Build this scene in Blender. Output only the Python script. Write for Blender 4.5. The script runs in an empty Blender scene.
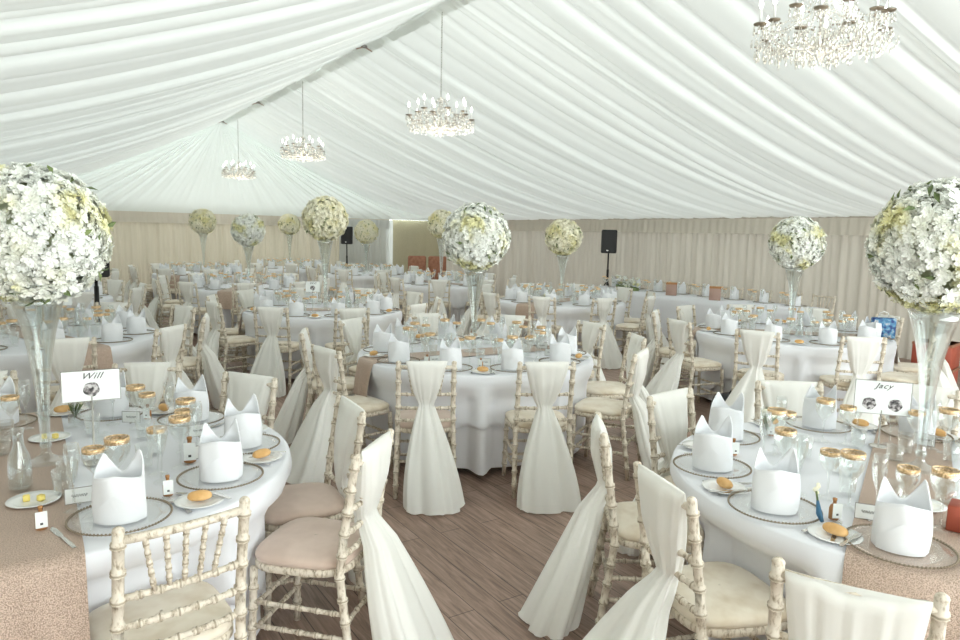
import bpy, math, random
from math import sin, cos, pi, radians, sqrt, atan2, hypot
from mathutils import Vector, Matrix
random.seed(7)
D = bpy.data
COL = bpy.context.scene.collection
SC = bpy.context.scene

# ------------------------------------------------------------------ materials
def newmat(name):
    m = D.materials.new(name); m.use_nodes = True
    return m, m.node_tree.nodes, m.node_tree.links
def bsdf(name, col, rough=.6, metal=0., sheen=0., spec=.5, coat=0.):
    m, n, l = newmat(name); b = n['Principled BSDF']
    b.inputs['Base Color'].default_value = (*col, 1); b.inputs['Roughness'].default_value = rough
    b.inputs['Metallic'].default_value = metal; b.inputs['Specular IOR Level'].default_value = spec
    b.inputs['Coat Weight'].default_value = coat
    if sheen: b.inputs['Sheen Weight'].default_value = sheen
    return m
def noise_col(m, stops, scale=5, detail=3, coords='Object', stretch=(1, 1, 1), bump=0., rough=.5):
    n, l = m.node_tree.nodes, m.node_tree.links; b = n['Principled BSDF']
    tc = n.new('ShaderNodeTexCoord'); mp = n.new('ShaderNodeMapping'); mp.inputs['Scale'].default_value = stretch
    nz = n.new('ShaderNodeTexNoise'); nz.inputs['Scale'].default_value = scale; nz.inputs['Detail'].default_value = detail
    nz.inputs['Roughness'].default_value = rough
    cr = n.new('ShaderNodeValToRGB')
    while len(cr.color_ramp.elements) < len(stops): cr.color_ramp.elements.new(.5)
    for e, (p, c) in zip(cr.color_ramp.elements, stops): e.position = p; e.color = (*c, 1)
    l.new(tc.outputs[coords], mp.inputs[0]); l.new(mp.outputs[0], nz.inputs[0]); l.new(nz.outputs[0], cr.inputs[0])
    l.new(cr.outputs[0], b.inputs['Base Color'])
    if bump:
        bp = n.new('ShaderNodeBump'); bp.inputs['Strength'].default_value = bump; bp.inputs['Distance'].default_value = .004
        l.new(nz.outputs[0], bp.inputs['Height']); l.new(bp.outputs[0], b.inputs['Normal'])
    return m
def glass(name, tint=(1, 1, 1), rough=.02, f0=.03, edge=.6):
    m, n, l = newmat(name); n.remove(n['Principled BSDF'])
    tr = n.new('ShaderNodeBsdfTransparent'); tr.inputs[0].default_value = (*tint, 1)
    gl = n.new('ShaderNodeBsdfGlossy'); gl.inputs['Roughness'].default_value = rough; gl.inputs[0].default_value = (1, 1, 1, 1)
    lw = n.new('ShaderNodeLayerWeight'); lw.inputs[0].default_value = .35
    mr = n.new('ShaderNodeMapRange'); mr.inputs['To Min'].default_value = f0; mr.inputs['To Max'].default_value = edge
    mx = n.new('ShaderNodeMixShader')
    l.new(lw.outputs['Facing'], mr.inputs[0]); l.new(mr.outputs[0], mx.inputs[0]); l.new(tr.outputs[0], mx.inputs[1]); l.new(gl.outputs[0], mx.inputs[2])
    l.new(mx.outputs[0], n['Material Output'].inputs[0])
    return m
def cloth(name, col, trans=.35, weave=0.):
    m, n, l = newmat(name); n.remove(n['Principled BSDF'])
    d = n.new('ShaderNodeBsdfDiffuse'); d.inputs[0].default_value = (*col, 1)
    t = n.new('ShaderNodeBsdfTranslucent'); t.inputs[0].default_value = (*col, 1)
    mx = n.new('ShaderNodeMixShader'); mx.inputs[0].default_value = trans
    l.new(d.outputs[0], mx.inputs[1]); l.new(t.outputs[0], mx.inputs[2]); l.new(mx.outputs[0], n['Material Output'].inputs[0])
    return m

M = {}
M['lining'] = cloth('lining', (.865, .90, .877), .19)
M['gable'] = cloth('gable_lining', (.83, .865, .84), .06)
M['linen'] = cloth('linen', (.88, .895, .935), .08)
M['underlinen'] = cloth('underlinen', (.82, .82, .84), .08)
M['napkin'] = cloth('napkin', (.92, .935, .955), .15)
M['chiffon'] = cloth('chiffon', (.955, .955, .92), .3)
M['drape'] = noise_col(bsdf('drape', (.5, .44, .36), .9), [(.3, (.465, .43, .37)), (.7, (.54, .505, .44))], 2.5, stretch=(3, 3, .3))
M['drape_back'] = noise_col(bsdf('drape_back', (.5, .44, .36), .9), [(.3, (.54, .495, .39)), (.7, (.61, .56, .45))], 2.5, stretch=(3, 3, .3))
M['valance'] = bsdf('valance_cloth', (.70, .655, .57), .9)
M['light_drape'] = cloth('light_drape', (.74, .77, .76), .3)
M['olive'] = noise_col(bsdf('olive', (.3, .3, .17), .9), [(.3, (.50, .46, .31)), (.7, (.60, .56, .40))], 30, stretch=(1, 1, 3))
M['paint'] = noise_col(bsdf('chair_paint', (.7, .66, .56), .55), [(.34, (.30, .25, .18)), (.42, (.54, .465, .36)), (.52, (.73, .665, .56))], 70, 4, stretch=(1, 1, .45), bump=.25, rough=.62)
M['groove'] = bsdf('dark_groove', (.42, .36, .27), .7)  # flat darker tone for the narrow grooves between paired chair rings
M['pad'] = noise_col(bsdf('seat_pad', (.6, .5, .4), .95, sheen=.3), [(.35, (.56, .435, .36)), (.65, (.64, .51, .43))], 9)
M['pad_cream'] = noise_col(bsdf('seat_pad_cream', (.6, .5, .4), .95, sheen=.3), [(.35, (.62, .52, .38)), (.6, (.80, .73, .61))], 7)
M['gold'] = noise_col(bsdf('gold_rim', (.8, .6, .3), .32, .6), [(.4, (.56, .36, .17)), (.6, (.95, .70, .42))], 160, 1)
M['silver'] = bsdf('silver', (.62, .60, .57), .25, .9)
M['bead'] = bsdf('bead', (.27, .22, .16), .35, .5)
M['glass'] = glass('glass', (.965, .975, .97))
M['plate_glass'] = glass('plate_glass', (.985, .985, .98), f0=.015, edge=.3)
M['flute'] = glass('flute_glass', (.96, .97, .965), f0=.05, edge=.6)
M['vase'] = glass('vase_glass', (.93, .95, .945), f0=.07, edge=.8)
M['crystal'] = glass('crystal', (.86, .845, .81), .08, .2, .85)
M['china'] = bsdf('china', (.86, .87, .86), .2, coat=.3)
M['bread'] = noise_col(bsdf('bread', (.6, .35, .12), .7), [(.3, (.62, .34, .11)), (.7, (.80, .52, .24))], 25)
M['butter'] = bsdf('butter', (.90, .74, .22), .5)
M['card'] = bsdf('card', (.85, .88, .86), .7)
M['ink'] = bsdf('ink', (.06, .06, .06), .6)
M['frame_grey'] = bsdf('frame_grey', (.30, .28, .26), .5)
M['photo'] = noise_col(bsdf('photo', (.1, .1, .1), .6), [(.38, (.02, .02, .02)), (.5, (.2, .18, .18)), (.6, (.6, .58, .57))], 55, 2)
M['runner'] = noise_col(bsdf('sequin_runner', (.5, .4, .33), .45, .25), [(.35, (.33, .245, .19)), (.6, (.62, .475, .385))], 260, 2, bump=.8)
M['black'] = bsdf('black', (.012, .012, .014), .45)
M['blackmetal'] = bsdf('black_metal', (.02, .02, .02), .35, .5)
M['chrome'] = bsdf('dark_brass', (.30, .26, .2), .35, .8)
M['candle'] = bsdf('candle', (.88, .89, .87), .4)
M['wood'] = bsdf('plywood', (.35, .23, .13), .6)
M['redbrown'] = noise_col(bsdf('redbrown', (.3, .1, .05), .6), [(.3, (.28, .11, .06)), (.7, (.42, .19, .11))], 14)
M['rosebox'] = bsdf('rosebox', (.42, .28, .23), .7)
M['red'] = bsdf('red', (.42, .09, .05), .6)
M['navy'] = noise_col(bsdf('navy', (.05, .1, .25), .6), [(.4, (.02, .05, .2)), (.55, (.10, .30, .48)), (.7, (.6, .55, .55))], 22)
M['kraft'] = bsdf('kraft', (.42, .20, .07), .6)
M['blue'] = bsdf('blue', (.04, .14, .25), .5)
M['leaf'] = noise_col(bsdf('leaf', (.1, .2, .05), .7), [(.3, (.07, .11, .04)), (.7, (.26, .33, .13))], 20)
def petal_mat(name, a, b, c, scale):
    m = noise_col(bsdf(name, a, .8), [(.42, a), (.56, b), (.66, c)], scale, 2)
    p = m.node_tree.nodes['Principled BSDF']; p.inputs['Subsurface Weight'].default_value = 0
    return m
M['petal'] = petal_mat('petal', (.90, .915, .87), (.88, .89, .80), (.84, .82, .52), 5.5)
M['core'] = noise_col(bsdf('flower_core', (.6, .65, .45), .9), [(.3, (.36, .42, .20)), (.55, (.62, .66, .46))], 14)
M['petal_cream'] = petal_mat('petal_cream', (.93, .91, .76), (.91, .88, .66), (.84, .80, .48), 5)
def bulb():
    m, n, l = newmat('bulb'); b = n['Principled BSDF']; b.inputs['Base Color'].default_value = (.95, .95, .9, 1)
    b.inputs['Emission Color'].default_value = (1, .97, .9, 1); b.inputs['Emission Strength'].default_value = 10
    return m
M['bulb'] = bulb()
def floor_mat():
    m, n, l = newmat('wood_floor'); b = n['Principled BSDF']; b.inputs['Roughness'].default_value = .5
    tc = n.new('ShaderNodeTexCoord'); sx = n.new('ShaderNodeSeparateXYZ'); cx = n.new('ShaderNodeCombineXYZ')
    l.new(tc.outputs['Object'], sx.inputs[0]); l.new(sx.outputs[1], cx.inputs[0]); l.new(sx.outputs[0], cx.inputs[1])
    br = n.new('ShaderNodeTexBrick'); br.inputs['Scale'].default_value = 1; br.inputs['Brick Width'].default_value = 1.3
    br.inputs['Row Height'].default_value = .14; br.inputs['Mortar Size'].default_value = .0025; br.offset = .37
    br.inputs['Color1'].default_value = (.31, .215, .17, 1); br.inputs['Color2'].default_value = (.37, .265, .215, 1)
    br.inputs['Mortar'].default_value = (.10, .07, .055, 1); l.new(cx.outputs[0], br.inputs[0])
    mp = n.new('ShaderNodeMapping'); mp.inputs['Scale'].default_value = (14, 1.1, 1); l.new(tc.outputs['Object'], mp.inputs[0])
    nz = n.new('ShaderNodeTexNoise'); nz.inputs['Scale'].default_value = 3.2; nz.inputs['Detail'].default_value = 6; nz.inputs['Roughness'].default_value = .65
    nz.inputs['Distortion'].default_value = .8
    l.new(mp.outputs[0], nz.inputs[0])
    cr = n.new('ShaderNodeValToRGB'); cr.color_ramp.elements[0].position = .33; cr.color_ramp.elements[0].color = (.55, .52, .5, 1)
    cr.color_ramp.elements[1].position = .68; cr.color_ramp.elements[1].color = (1.25, 1.22, 1.2, 1); l.new(nz.outputs[0], cr.inputs[0])
    mx = n.new('ShaderNodeMix'); mx.data_type = 'RGBA'; mx.blend_type = 'MULTIPLY'; mx.inputs[0].default_value = 1
    l.new(br.outputs[0], mx.inputs[6]); l.new(cr.outputs[0], mx.inputs[7]); l.new(mx.outputs[2], b.inputs['Base Color'])
    return m
M['floor'] = floor_mat()

# ------------------------------------------------------------------ mesh builder
class MB:
    def __init__(s): s.v = []; s.f = []; s.m = []; s.mats = []
    def mi(s, mat):
        if mat not in s.mats: s.mats.append(mat)
        return s.mats.index(mat)
    def add(s, vs, fs, mat):
        b = len(s.v); k = s.mi(mat); s.v += [tuple(v) for v in vs]
        for f in fs: s.f.append(tuple(b + i for i in f)); s.m.append(k)
    def grid(s, rows, mat, closed=False):
        n = len(rows[0]); vs = [p for r in rows for p in r]; fs = []
        for i in range(len(rows) - 1):
            for j in range(n if closed else n - 1):
                k = (j + 1) % n; fs.append((i * n + j, i * n + k, (i + 1) * n + k, (i + 1) * n + j))
        s.add(vs, fs, mat)
    def lathe(s, prof, mat, n=16, c=(0, 0, 0), cap=True):
        rows = [[(c[0] + r * cos(2 * pi * j / n), c[1] + r * sin(2 * pi * j / n), c[2] + z) for j in range(n)] for r, z in prof]
        s.grid(rows, mat, True)
        if cap:
            b = len(s.v); k = s.mi(mat)
            if prof[0][0] > 1e-4: s.f.append(tuple(b - len(prof) * n + j for j in range(n))[::-1]); s.m.append(k)
            if prof[-1][0] > 1e-4: s.f.append(tuple(b - n + j for j in range(n))); s.m.append(k)
    def tube(s, pts, rad, mat, n=8, cap=True):
        pts = [Vector(p) for p in pts]; rows = []; up = Vector((0, 0, 1))
        if not isinstance(rad, (list, tuple)): rad = [rad] * len(pts)
        for i, p in enumerate(pts):
            t = (pts[min(i + 1, len(pts) - 1)] - pts[max(i - 1, 0)]).normalized()
            a = t.cross(up)
            if a.length < .2: a = t.cross(Vector((0, 1, 0)))
            a.normalize(); b = t.cross(a)
            rows.append([tuple(p + (a * cos(2 * pi * j / n) + b * sin(2 * pi * j / n)) * rad[i]) for j in range(n)])
        s.grid(rows, mat, True)
        if cap:
            k = s.mi(mat); L = len(s.v); s.f.append(tuple(L - n + j for j in range(n))); s.m.append(k)
            s.f.append(tuple(L - len(rows) * n + j for j in range(n))[::-1]); s.m.append(k)
    def box(s, x0, x1, y0, y1, z0, z1, mat, bev=0):
        if bev:
            b = bev; lay = [(z0, b), (z0 + b, 0), (z1 - b, 0), (z1, b)]; rows = []
            for z, i in lay:
                rows.append([(x0 + i, y0 + b + (i and 0), z), (x0 + b, y0 + i, z), (x1 - b, y0 + i, z), (x1 - i, y0 + b, z), (x1 - i, y1 - b, z), (x1 - b, y1 - i, z), (x0 + b, y1 - i, z), (x0 + i, y1 - b, z)])
            s.grid(rows, mat, True); k = s.mi(mat); L = len(s.v)
            s.f.append(tuple(range(L - 8, L))); s.m.append(k); s.f.append(tuple(range(L - 32, L - 24))[::-1]); s.m.append(k)
        else:
            s.add([(x0, y0, z0), (x1, y0, z0), (x1, y1, z0), (x0, y1, z0), (x0, y0, z1), (x1, y0, z1), (x1, y1, z1), (x0, y1, z1)],
                  [(3, 2, 1, 0), (4, 5, 6, 7), (0, 1, 5, 4), (1, 2, 6, 5), (2, 3, 7, 6), (3, 0, 4, 7)], mat)
    def ball(s, c, r, mat, n=8, m=6, sz=1):
        rows = [[(c[0] + r * sin(pi * i / m) * cos(2 * pi * j / n), c[1] + r * sin(pi * i / m) * sin(2 * pi * j / n), c[2] + r * sz * cos(pi * i / m)) for j in range(n)] for i in range(m, -1, -1)]
        s.grid(rows, mat, True)
    def mesh(s, name, smooth=True):
        me = D.meshes.new(name); me.from_pydata(s.v, [], s.f)
        for m in s.mats: me.materials.append(M[m])
        me.polygons.foreach_set('material_index', s.m)
        me.polygons.foreach_set('use_smooth', [smooth] * len(s.f)); me.update()
        return me
    def build(s, name, parent=None, loc=None, smooth=True):
        o = D.objects.new(name, s.mesh(name, smooth)); COL.objects.link(o)
        if parent: o.parent = parent
        if loc: o.location = loc
        return o
def tag(o, label=None, cat=None, group=None, kind=None):
    if label: o['label'] = label
    if cat: o['category'] = cat
    if group: o['group'] = group
    if kind: o['kind'] = kind
    return o
def empty(name, loc=(0, 0, 0)):
    o = D.objects.new(name, None); COL.objects.link(o); o.location = loc; o.empty_display_size = .1; return o
def copy_tree(o, parent=None):
    c = o.copy(); COL.objects.link(c)
    if parent is not None: c.parent = parent
    for ch in KIDS.get(o.name, []): copy_tree(ch, c)
    return c
KIDS = {}
def freeze(root):
    KIDS[root.name] = list(root.children)
    for c in root.children: freeze(c)
PROTO = {}
def proto(kind, o): freeze(o); PROTO[kind] = [o, False]; return o
def put(kind, x, y, z=0, rz=0, label=None, cat=None, group=None, s=None):
    p = PROTO[kind]
    o = copy_tree(p[0]) if p[1] else p[0]
    p[1] = True
    o.location = (x, y, z); o.rotation_euler = (0, 0, rz)
    if s: o.scale = (s, s, s)
    for k in ('label', 'category', 'group'):
        if k in o.keys(): del o[k]
    tag(o, label, cat, group)
    return o

# ------------------------------------------------------------------ camera
f = 700.; H = 1.75; yaw = radians(32.8); pit = radians(7.0); roll = radians(1.26)
Fv = Vector((sin(yaw) * cos(pit), cos(yaw) * cos(pit), -sin(pit)))
R0 = Vector((cos(yaw), -sin(yaw), 0)); U0 = R0.cross(Fv)
Rv = R0 * cos(roll) + U0 * sin(roll); Uv = -R0 * sin(roll) + U0 * cos(roll)
cam = D.cameras.new('camera'); co = D.objects.new('camera', cam); COL.objects.link(co)
cam.sensor_width = 36; cam.lens = 36 * f / 960; cam.clip_end = 200; cam.clip_start = .05
mt = Matrix((Rv, Uv, -Fv)).transposed().to_4x4(); mt.translation = (0, 0, H); co.matrix_world = mt
SC.camera = co
def proj(p):
    d = Vector(p) - Vector((0, 0, H)); z = d.dot(Fv)
    if z < .2: return (-9999, 0, z)
    return (480 + f * d.dot(Rv) / z, 320 - f * d.dot(Uv) / z, z)
def unp(x, y, z):
    d = Fv * f + Rv * (x - 480) - Uv * (y - 320); t = (z - H) / d.z
    return d.x * t, d.y * t
def inview(x, y, z, m=40):
    a = proj((x, y, z)); return a[2] > .4 and -m < a[0] < 960 + m and a[1] < 640 + m

# ------------------------------------------------------------------ tent shell
XL, XR, XC, YB, YF = -2.25, 11.26, 4.5, 20.0, -4.0
ZE, ZR = 2.13, 4.61
fl = MB(); fl.box(XL - .3, XR + .3, YF, YB + .3, -.1, 0, 'floor'); tag(fl.build('floor', smooth=False), kind='structure')

rnd = random.Random(3)
def profile(t):                       # height from ridge (t=0) to eave (t=1), the lining sags
    return ZR + (ZE - ZR) * (1 - (1 - t) ** 1.42)
def slope(side, name):
    bounds = [YF]
    while bounds[-1] < YB: bounds.append(bounds[-1] + rnd.choice([.16, .2, .26, .34, .42, .5, .6]) * rnd.uniform(.85, 1.15))
    bounds[-1] = YB
    nt = 44; K = 9
    lob = [(rnd.uniform(.05, .12), rnd.uniform(-.10, .10), rnd.uniform(0, 6.28), rnd.uniform(.0, .05)) for _ in bounds]
    jit = [rnd.uniform(-.05, .05) for _ in bounds]; jit2 = [rnd.uniform(-.05, .05) for _ in bounds]
    rows = []
    for i in range(nt + 1):
        t = i / nt; x = XC + (XR - XC) * t if side > 0 else XC + (XL - XC) * t
        z0 = profile(t); row = []
        for k in range(len(bounds) - 1):
            ya = bounds[k] + (jit[k] * sin(pi * t) + jit2[k] * sin(2 * pi * t) if 0 < k else 0)
            yb = bounds[k + 1] + (jit[k + 1] * sin(pi * t) + jit2[k + 1] * sin(2 * pi * t) if k + 1 < len(bounds) - 1 else 0)
            w = bounds[k + 1] - bounds[k]; amp, _, ph, sk = lob[k]
            amp = min(amp, w * .34) * (.35 + .65 * sin(pi * min(1, t * 1.0 + .08)) ** .7) * 1.25
            for j in range(K):
                u = j / K; uu = abs(2 * u - 1)
                h = amp * (1 - uu ** 5)
                h += .006 * sin(u * 9 + ph + t * 5)
                yy = ya + (yb - ya) * u; row.append((x, yy - (1.35 * t * min(1, (YB - yy) / 4) * min(1, max(0, yy - YF) / 2) if side > 0 else 0), z0 - h + .05))
        row.append((x, YB, z0 + .05)); rows.append(row)
    m = MB(); m.grid(rows if side > 0 else [r[::-1] for r in rows], 'lining'); tag(m.build(name), kind='structure')
slope(1, 'ceiling_right'); slope(-1, 'ceiling_left')
rs_ = MB(); rs_.grid([[(XC - .16, y, ZR - .075), (XC - .05, y, ZR - .02), (XC, y, ZR - .005), (XC + .05, y, ZR - .02), (XC + .16, y, ZR - .075)] for y in (YF, YB)], 'lining'); tag(rs_.build('trim_8'), kind='structure')
# gable lining, pleats fanning out from the peak
g = MB(); rows = []; na = 460
for i in range(16):
    r = i / 15; row = []
    for a in range(na + 1):
        u = a / na; xe = XL + (XR - XL) * u; ph = u * 150
        h = (.05 * abs(sin(ph * .5 + 1.5 * sin(u * 23))) + .02 * abs(sin(ph * 1.3))) * (r * (1 - r) * 2.2 + .25 * r)
        dz = .18 * sin(pi * r) * (abs(u - .5) * 2) ** .8
        row.append((XC + (xe - XC) * r, YB - .02 - .17 * r - h, ZR + .02 + (ZE - ZR - .02) * r - dz * .6))
    rows.append(row)
g.grid(rows[::-1], 'gable'); tag(g.build('trim_1'), kind='structure')
# drapes
def drape(name, p0, p1, z0, z1, mat, seed, amp=.06, per=.21, inward=(0, 0), flare=0.):
    r = random.Random(seed); L = hypot(p1[0] - p0[0], p1[1] - p0[1]); n = int(L / .022)
    dx, dy = (p1[0] - p0[0]) / L, (p1[1] - p0[1]) / L; nx, ny = inward
    ks = [(2 * pi / (per * r.uniform(.6, 1.9)), r.uniform(0, 6.28), r.uniform(.4, 1)) for _ in range(5)]; sm = sum(k[2] for k in ks)
    m = MB(); rows = []
    for i in range(9):
        t = i / 8; z = z0 + (z1 - z0) * t; row = []
        for j in range(n + 1):
            s = L * j / n; h = sum(w * sin(k * s + ph + .5 * sin(t * 2 + k)) for k, ph, w in ks) / sm
            h = (abs(h) ** .7) * (1 if h > 0 else -1)
            h = amp * (h * (1 - .35 * t) + flare * (1 - t)) + amp
            row.append((p0[0] + dx * s + nx * h, p0[1] + dy * s + ny * h, z))
        rows.append(row)
    m.grid(rows, mat); return m
def wall(name, p0, p1, inw, seed, mat='drape'):
    m = drape(name, p0, p1, 0, ZE + .14, mat, seed, inward=inw)
    off = .15; a = (p0[0] + inw[0] * off, p0[1] + inw[1] * off); b = (p1[0] + inw[0] * off, p1[1] + inw[1] * off)
    tag(m.build(name), kind='structure')
    v = drape('v', a, b, ZE - .27, ZE + .01, 'valance', seed + 50, .014, .11, inw, .5)
    t = v.build('trim_%d' % (seed % 10 + 2)); tag(t, kind='structure')
wall('wall_right', (XR, YF), (XR, YB), (-1, 0), 1)
wall('wall_left', (XL, YB), (XL, YF), (1, 0), 2)
XD = 9.45
wall('wall_back', (XL, YB), (XD - .05, YB), (0, -1), 3, 'drape_back')
# light panel and olive doorway panel at the end of the back wall
m = drape('x', (XD - 1.7, YB - .16), (XD + .05, YB - .16), 0, ZE - .02, 'light_drape', 31, .03, .12, (0, -1)); tag(m.build('window_1'), kind='structure')
m = drape('x', (XD + .05, YB - .05), (XR, YB - .05), 0, ZE, 'olive', 33, .012, .3, (0, -1)); tag(m.build('door_1'), kind='structure')
for mm, tr in (('drape', .085), ('drape_back', .07), ('valance', .10)):     # thin lined marquee wall lets some daylight through
    n_, l_ = M[mm].node_tree.nodes, M[mm].node_tree.links; pb = n_['Principled BSDF']; tl = n_.new('ShaderNodeBsdfTranslucent'); mxs = n_.new('ShaderNodeMixShader'); mxs.inputs[0].default_value = tr
    tl.inputs[0].default_value = pb.inputs['Base Color'].default_value; [l_.new(q_.from_socket, tl.inputs[0]) for q_ in pb.inputs['Base Color'].links]; l_.new(pb.outputs[0], mxs.inputs[1]); l_.new(tl.outputs[0], mxs.inputs[2]); l_.new(mxs.outputs[0], n_['Material Output'].inputs[0])
# eave piping
e = MB(); e.tube([(XR - .13, YF, ZE + .005), (XR - .13, YB, ZE + .005)], .012, 'rosebox', 6); tag(e.build('trim_6'), kind='structure')
e = MB(); e.tube([(XL + .1, YB - .15, ZE + .005), (XD, YB - .15, ZE + .005)], .012, 'rosebox', 6); tag(e.build('trim_7'), kind='structure')
# ridge brackets at the frames
for k, Y in enumerate((20 - .1, 16.4, 10.45)):
    b = MB(); b.box(XC - .045, XC + .045, Y - .03, Y + .03, ZR - .05, ZR + .01, 'frame_grey', .01); b.tube([(XC - .13, Y, ZR - .085), (XC, Y, ZR - .035), (XC + .13, Y, ZR - .085)], .01, 'rosebox', 6)
    o = b.build('ridge_bracket'); tag(o, ['small brown bracket at the peak of the end gable', 'small brown ridge bracket nearest to the end gable', 'small brown ridge bracket closest to the camera'][k], 'bracket', 'ridge brackets')

# ------------------------------------------------------------------ chair
def bamboo(pts, r, spacing=.085, mat='paint', n=9, mb=None, ringr=1.32, nubs=True):
    """a turned pole with paired rings"""
    pts = [Vector(p) for p in pts]; seg = [(b - a).length for a, b in zip(pts, pts[1:])]; L = sum(seg)
    ss = {0., L}
    k = 1
    while k * spacing < L - .02:
        c = k * spacing
        for d in (-.011, -.007, -.003, 0, .003, .007, .011): ss.add(c + d)
        k += 1
    if not nubs: ss = {0., L} | {sum(seg[:i]) for i in range(len(seg))}
    ss |= {sum(seg[:i]) for i in range(1, len(seg))}
    ss = sorted(x for x in ss if 0 <= x <= L); P = []; Rr = []
    for s_ in ss:
        a = s_; i = 0
        while i < len(seg) - 1 and a > seg[i]: a -= seg[i]; i += 1
        P.append(pts[i].lerp(pts[i + 1], a / seg[i])); d = (s_ + spacing / 2) % spacing - spacing / 2
        near = s_ > spacing / 2 and s_ < L - spacing / 2 + .02
        Rr.append(r * (ringr if nubs and near and abs(abs(d) - .005) < .0035 else (1.0 if not nubs or abs(d) > .009 else 1.02)))
    mb = mb or MB(); b0 = len(mb.f); mb.tube(P, Rr, mat, n)
    if nubs:
        g_ = mb.mi('groove')
        for i in range(len(ss) - 1):
            mid = (ss[i] + ss[i + 1]) / 2; d = (mid + spacing / 2) % spacing - spacing / 2
            if abs(d) < .0035 and spacing / 2 < mid < L - spacing / 2 + .02:
                for q in range(n): mb.m[b0 + i * n + q] = g_
    return mb
SW, SD = .385, .385
def post_pts(s): return [(s * .195, -.25, 0), (s * .185, -.19, .44), (s * .18, -.205, .60), (s * .18, -.255, .915)]
RAILZ = [.885, .70, .605, .52]
def post_at(s, z):
    p = post_pts(s)
    for a, b in zip(p, p[1:]):
        if a[2] <= z <= b[2]:
            t = (z - a[2]) / (b[2] - a[2]); return Vector(a).lerp(Vector(b), t)
def outline(k, n=28):                                  # seat outline, squarish
    pts = []
    for j in range(n):
        a = 2 * pi * j / n; c, s_ = cos(a), sin(a); e = .55
        x = abs(c) ** e * (1 if c > 0 else -1); y = abs(s_) ** e * (1 if s_ > 0 else -1)
        w = .205 + .012 * y
        pts.append((x * w * k, y * .205 * k))
    return pts
def chair(padmat, detail=True):   # far ones: one mesh
    if detail:
        root = empty('banqueting_chair'); P = lambda name: (MB(), name)
        def fin(mb, name, par=root): return mb.build(name, par)
    else:
        all_ = MB()
    def part(name):
        return MB() if detail else all_
    def done(mb, name):
        if detail: return mb.build(name, root)
    n = 9 if detail else 5
    for s in (-1, 1):
        m = part('leg'); bamboo([(s * .18, .175, .43), (s * .19, .19, 0)], .0155, .085, n=n, mb=m, nubs=detail); done(m, 'leg')
    for s in (-1, 1):
        m = part('leg'); bamboo(post_pts(s), .0165, .088, n=n, mb=m, nubs=detail)
        if detail: m.ball(post_pts(s)[-1], .0175, 'paint', 8, 6, .8)
        done(m, 'leg')
    for k, z in enumerate(RAILZ):
        a, b = post_at(-1, z), post_at(1, z); m = part('back_rail'); mid = (a + b) / 2 + Vector((0, -.015, 0))
        pts = [a, a.lerp(mid, .5) + Vector((0, -.004, 0)), mid, b.lerp(mid, .5) + Vector((0, -.004, 0)), b]
        bamboo(pts, .0135 if k == 0 else .0105, .055, n=n, mb=m, nubs=detail and k > 0); done(m, 'back_rail')
    for k in range(5):
        u = (k - 2) / 2; xt = u * .115; xb = u * .085; at, ab = post_at(1, .885), post_at(1, .70)
        m = part('spindle'); bamboo([(xb, ab.y - .014, .70), (xt, at.y - .014, .885)], .0075, .033, n=6 if detail else 4, mb=m, nubs=detail); done(m, 'spindle')
    for a, b in (((-.187, .186, .26), (.187, .186, .26)), ((-.187, .186, .16), (.187, .186, .16)), ((-.19, -.205, .24), (.19, -.205, .24)),
                 ((-.186, .184, .29), (-.188, -.2, .29)), ((.186, .184, .29), (.188, -.2, .29)), ((-.188, .187, .19), (-.19, -.22, .19)), ((.188, .187, .19), (.19, -.22, .19))):
        m = part('stretcher'); bamboo([a, b], .0095, .07, n=7 if detail else 4, mb=m, nubs=detail); done(m, 'stretcher')
    m = part('seat_frame'); rows = [[(x, y, z) for x, y in outline(k)] for z, k in ((.425, .96), (.43, 1.0), (.450, 1.0), (.457, .97))]
    m.grid(rows, 'paint', True); L = len(m.v); m.f.append(tuple(range(L - 28, L))); m.m.append(m.mi('paint')); m.f.append(tuple(range(L - 112, L - 84))[::-1]); m.m.append(m.mi('paint')); done(m, 'seat_frame')
    m = part('seat_pad'); rows = [[(x, y, z) for x, y in outline(k)] for z, k in ((.456, .93), (.460, .985), (.475, 1.005), (.488, .98), (.497, .9), (.503, .7), (.506, .35), (.507, .02))]
    m.grid(rows, padmat, True); done(m, 'seat_pad')
    if detail: return root
    return all_.build('banqueting_chair')
proto('chair', chair('pad')); proto('chair_cream', chair('pad_cream')); proto('chair_far', chair('pad_cream', False))

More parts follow.
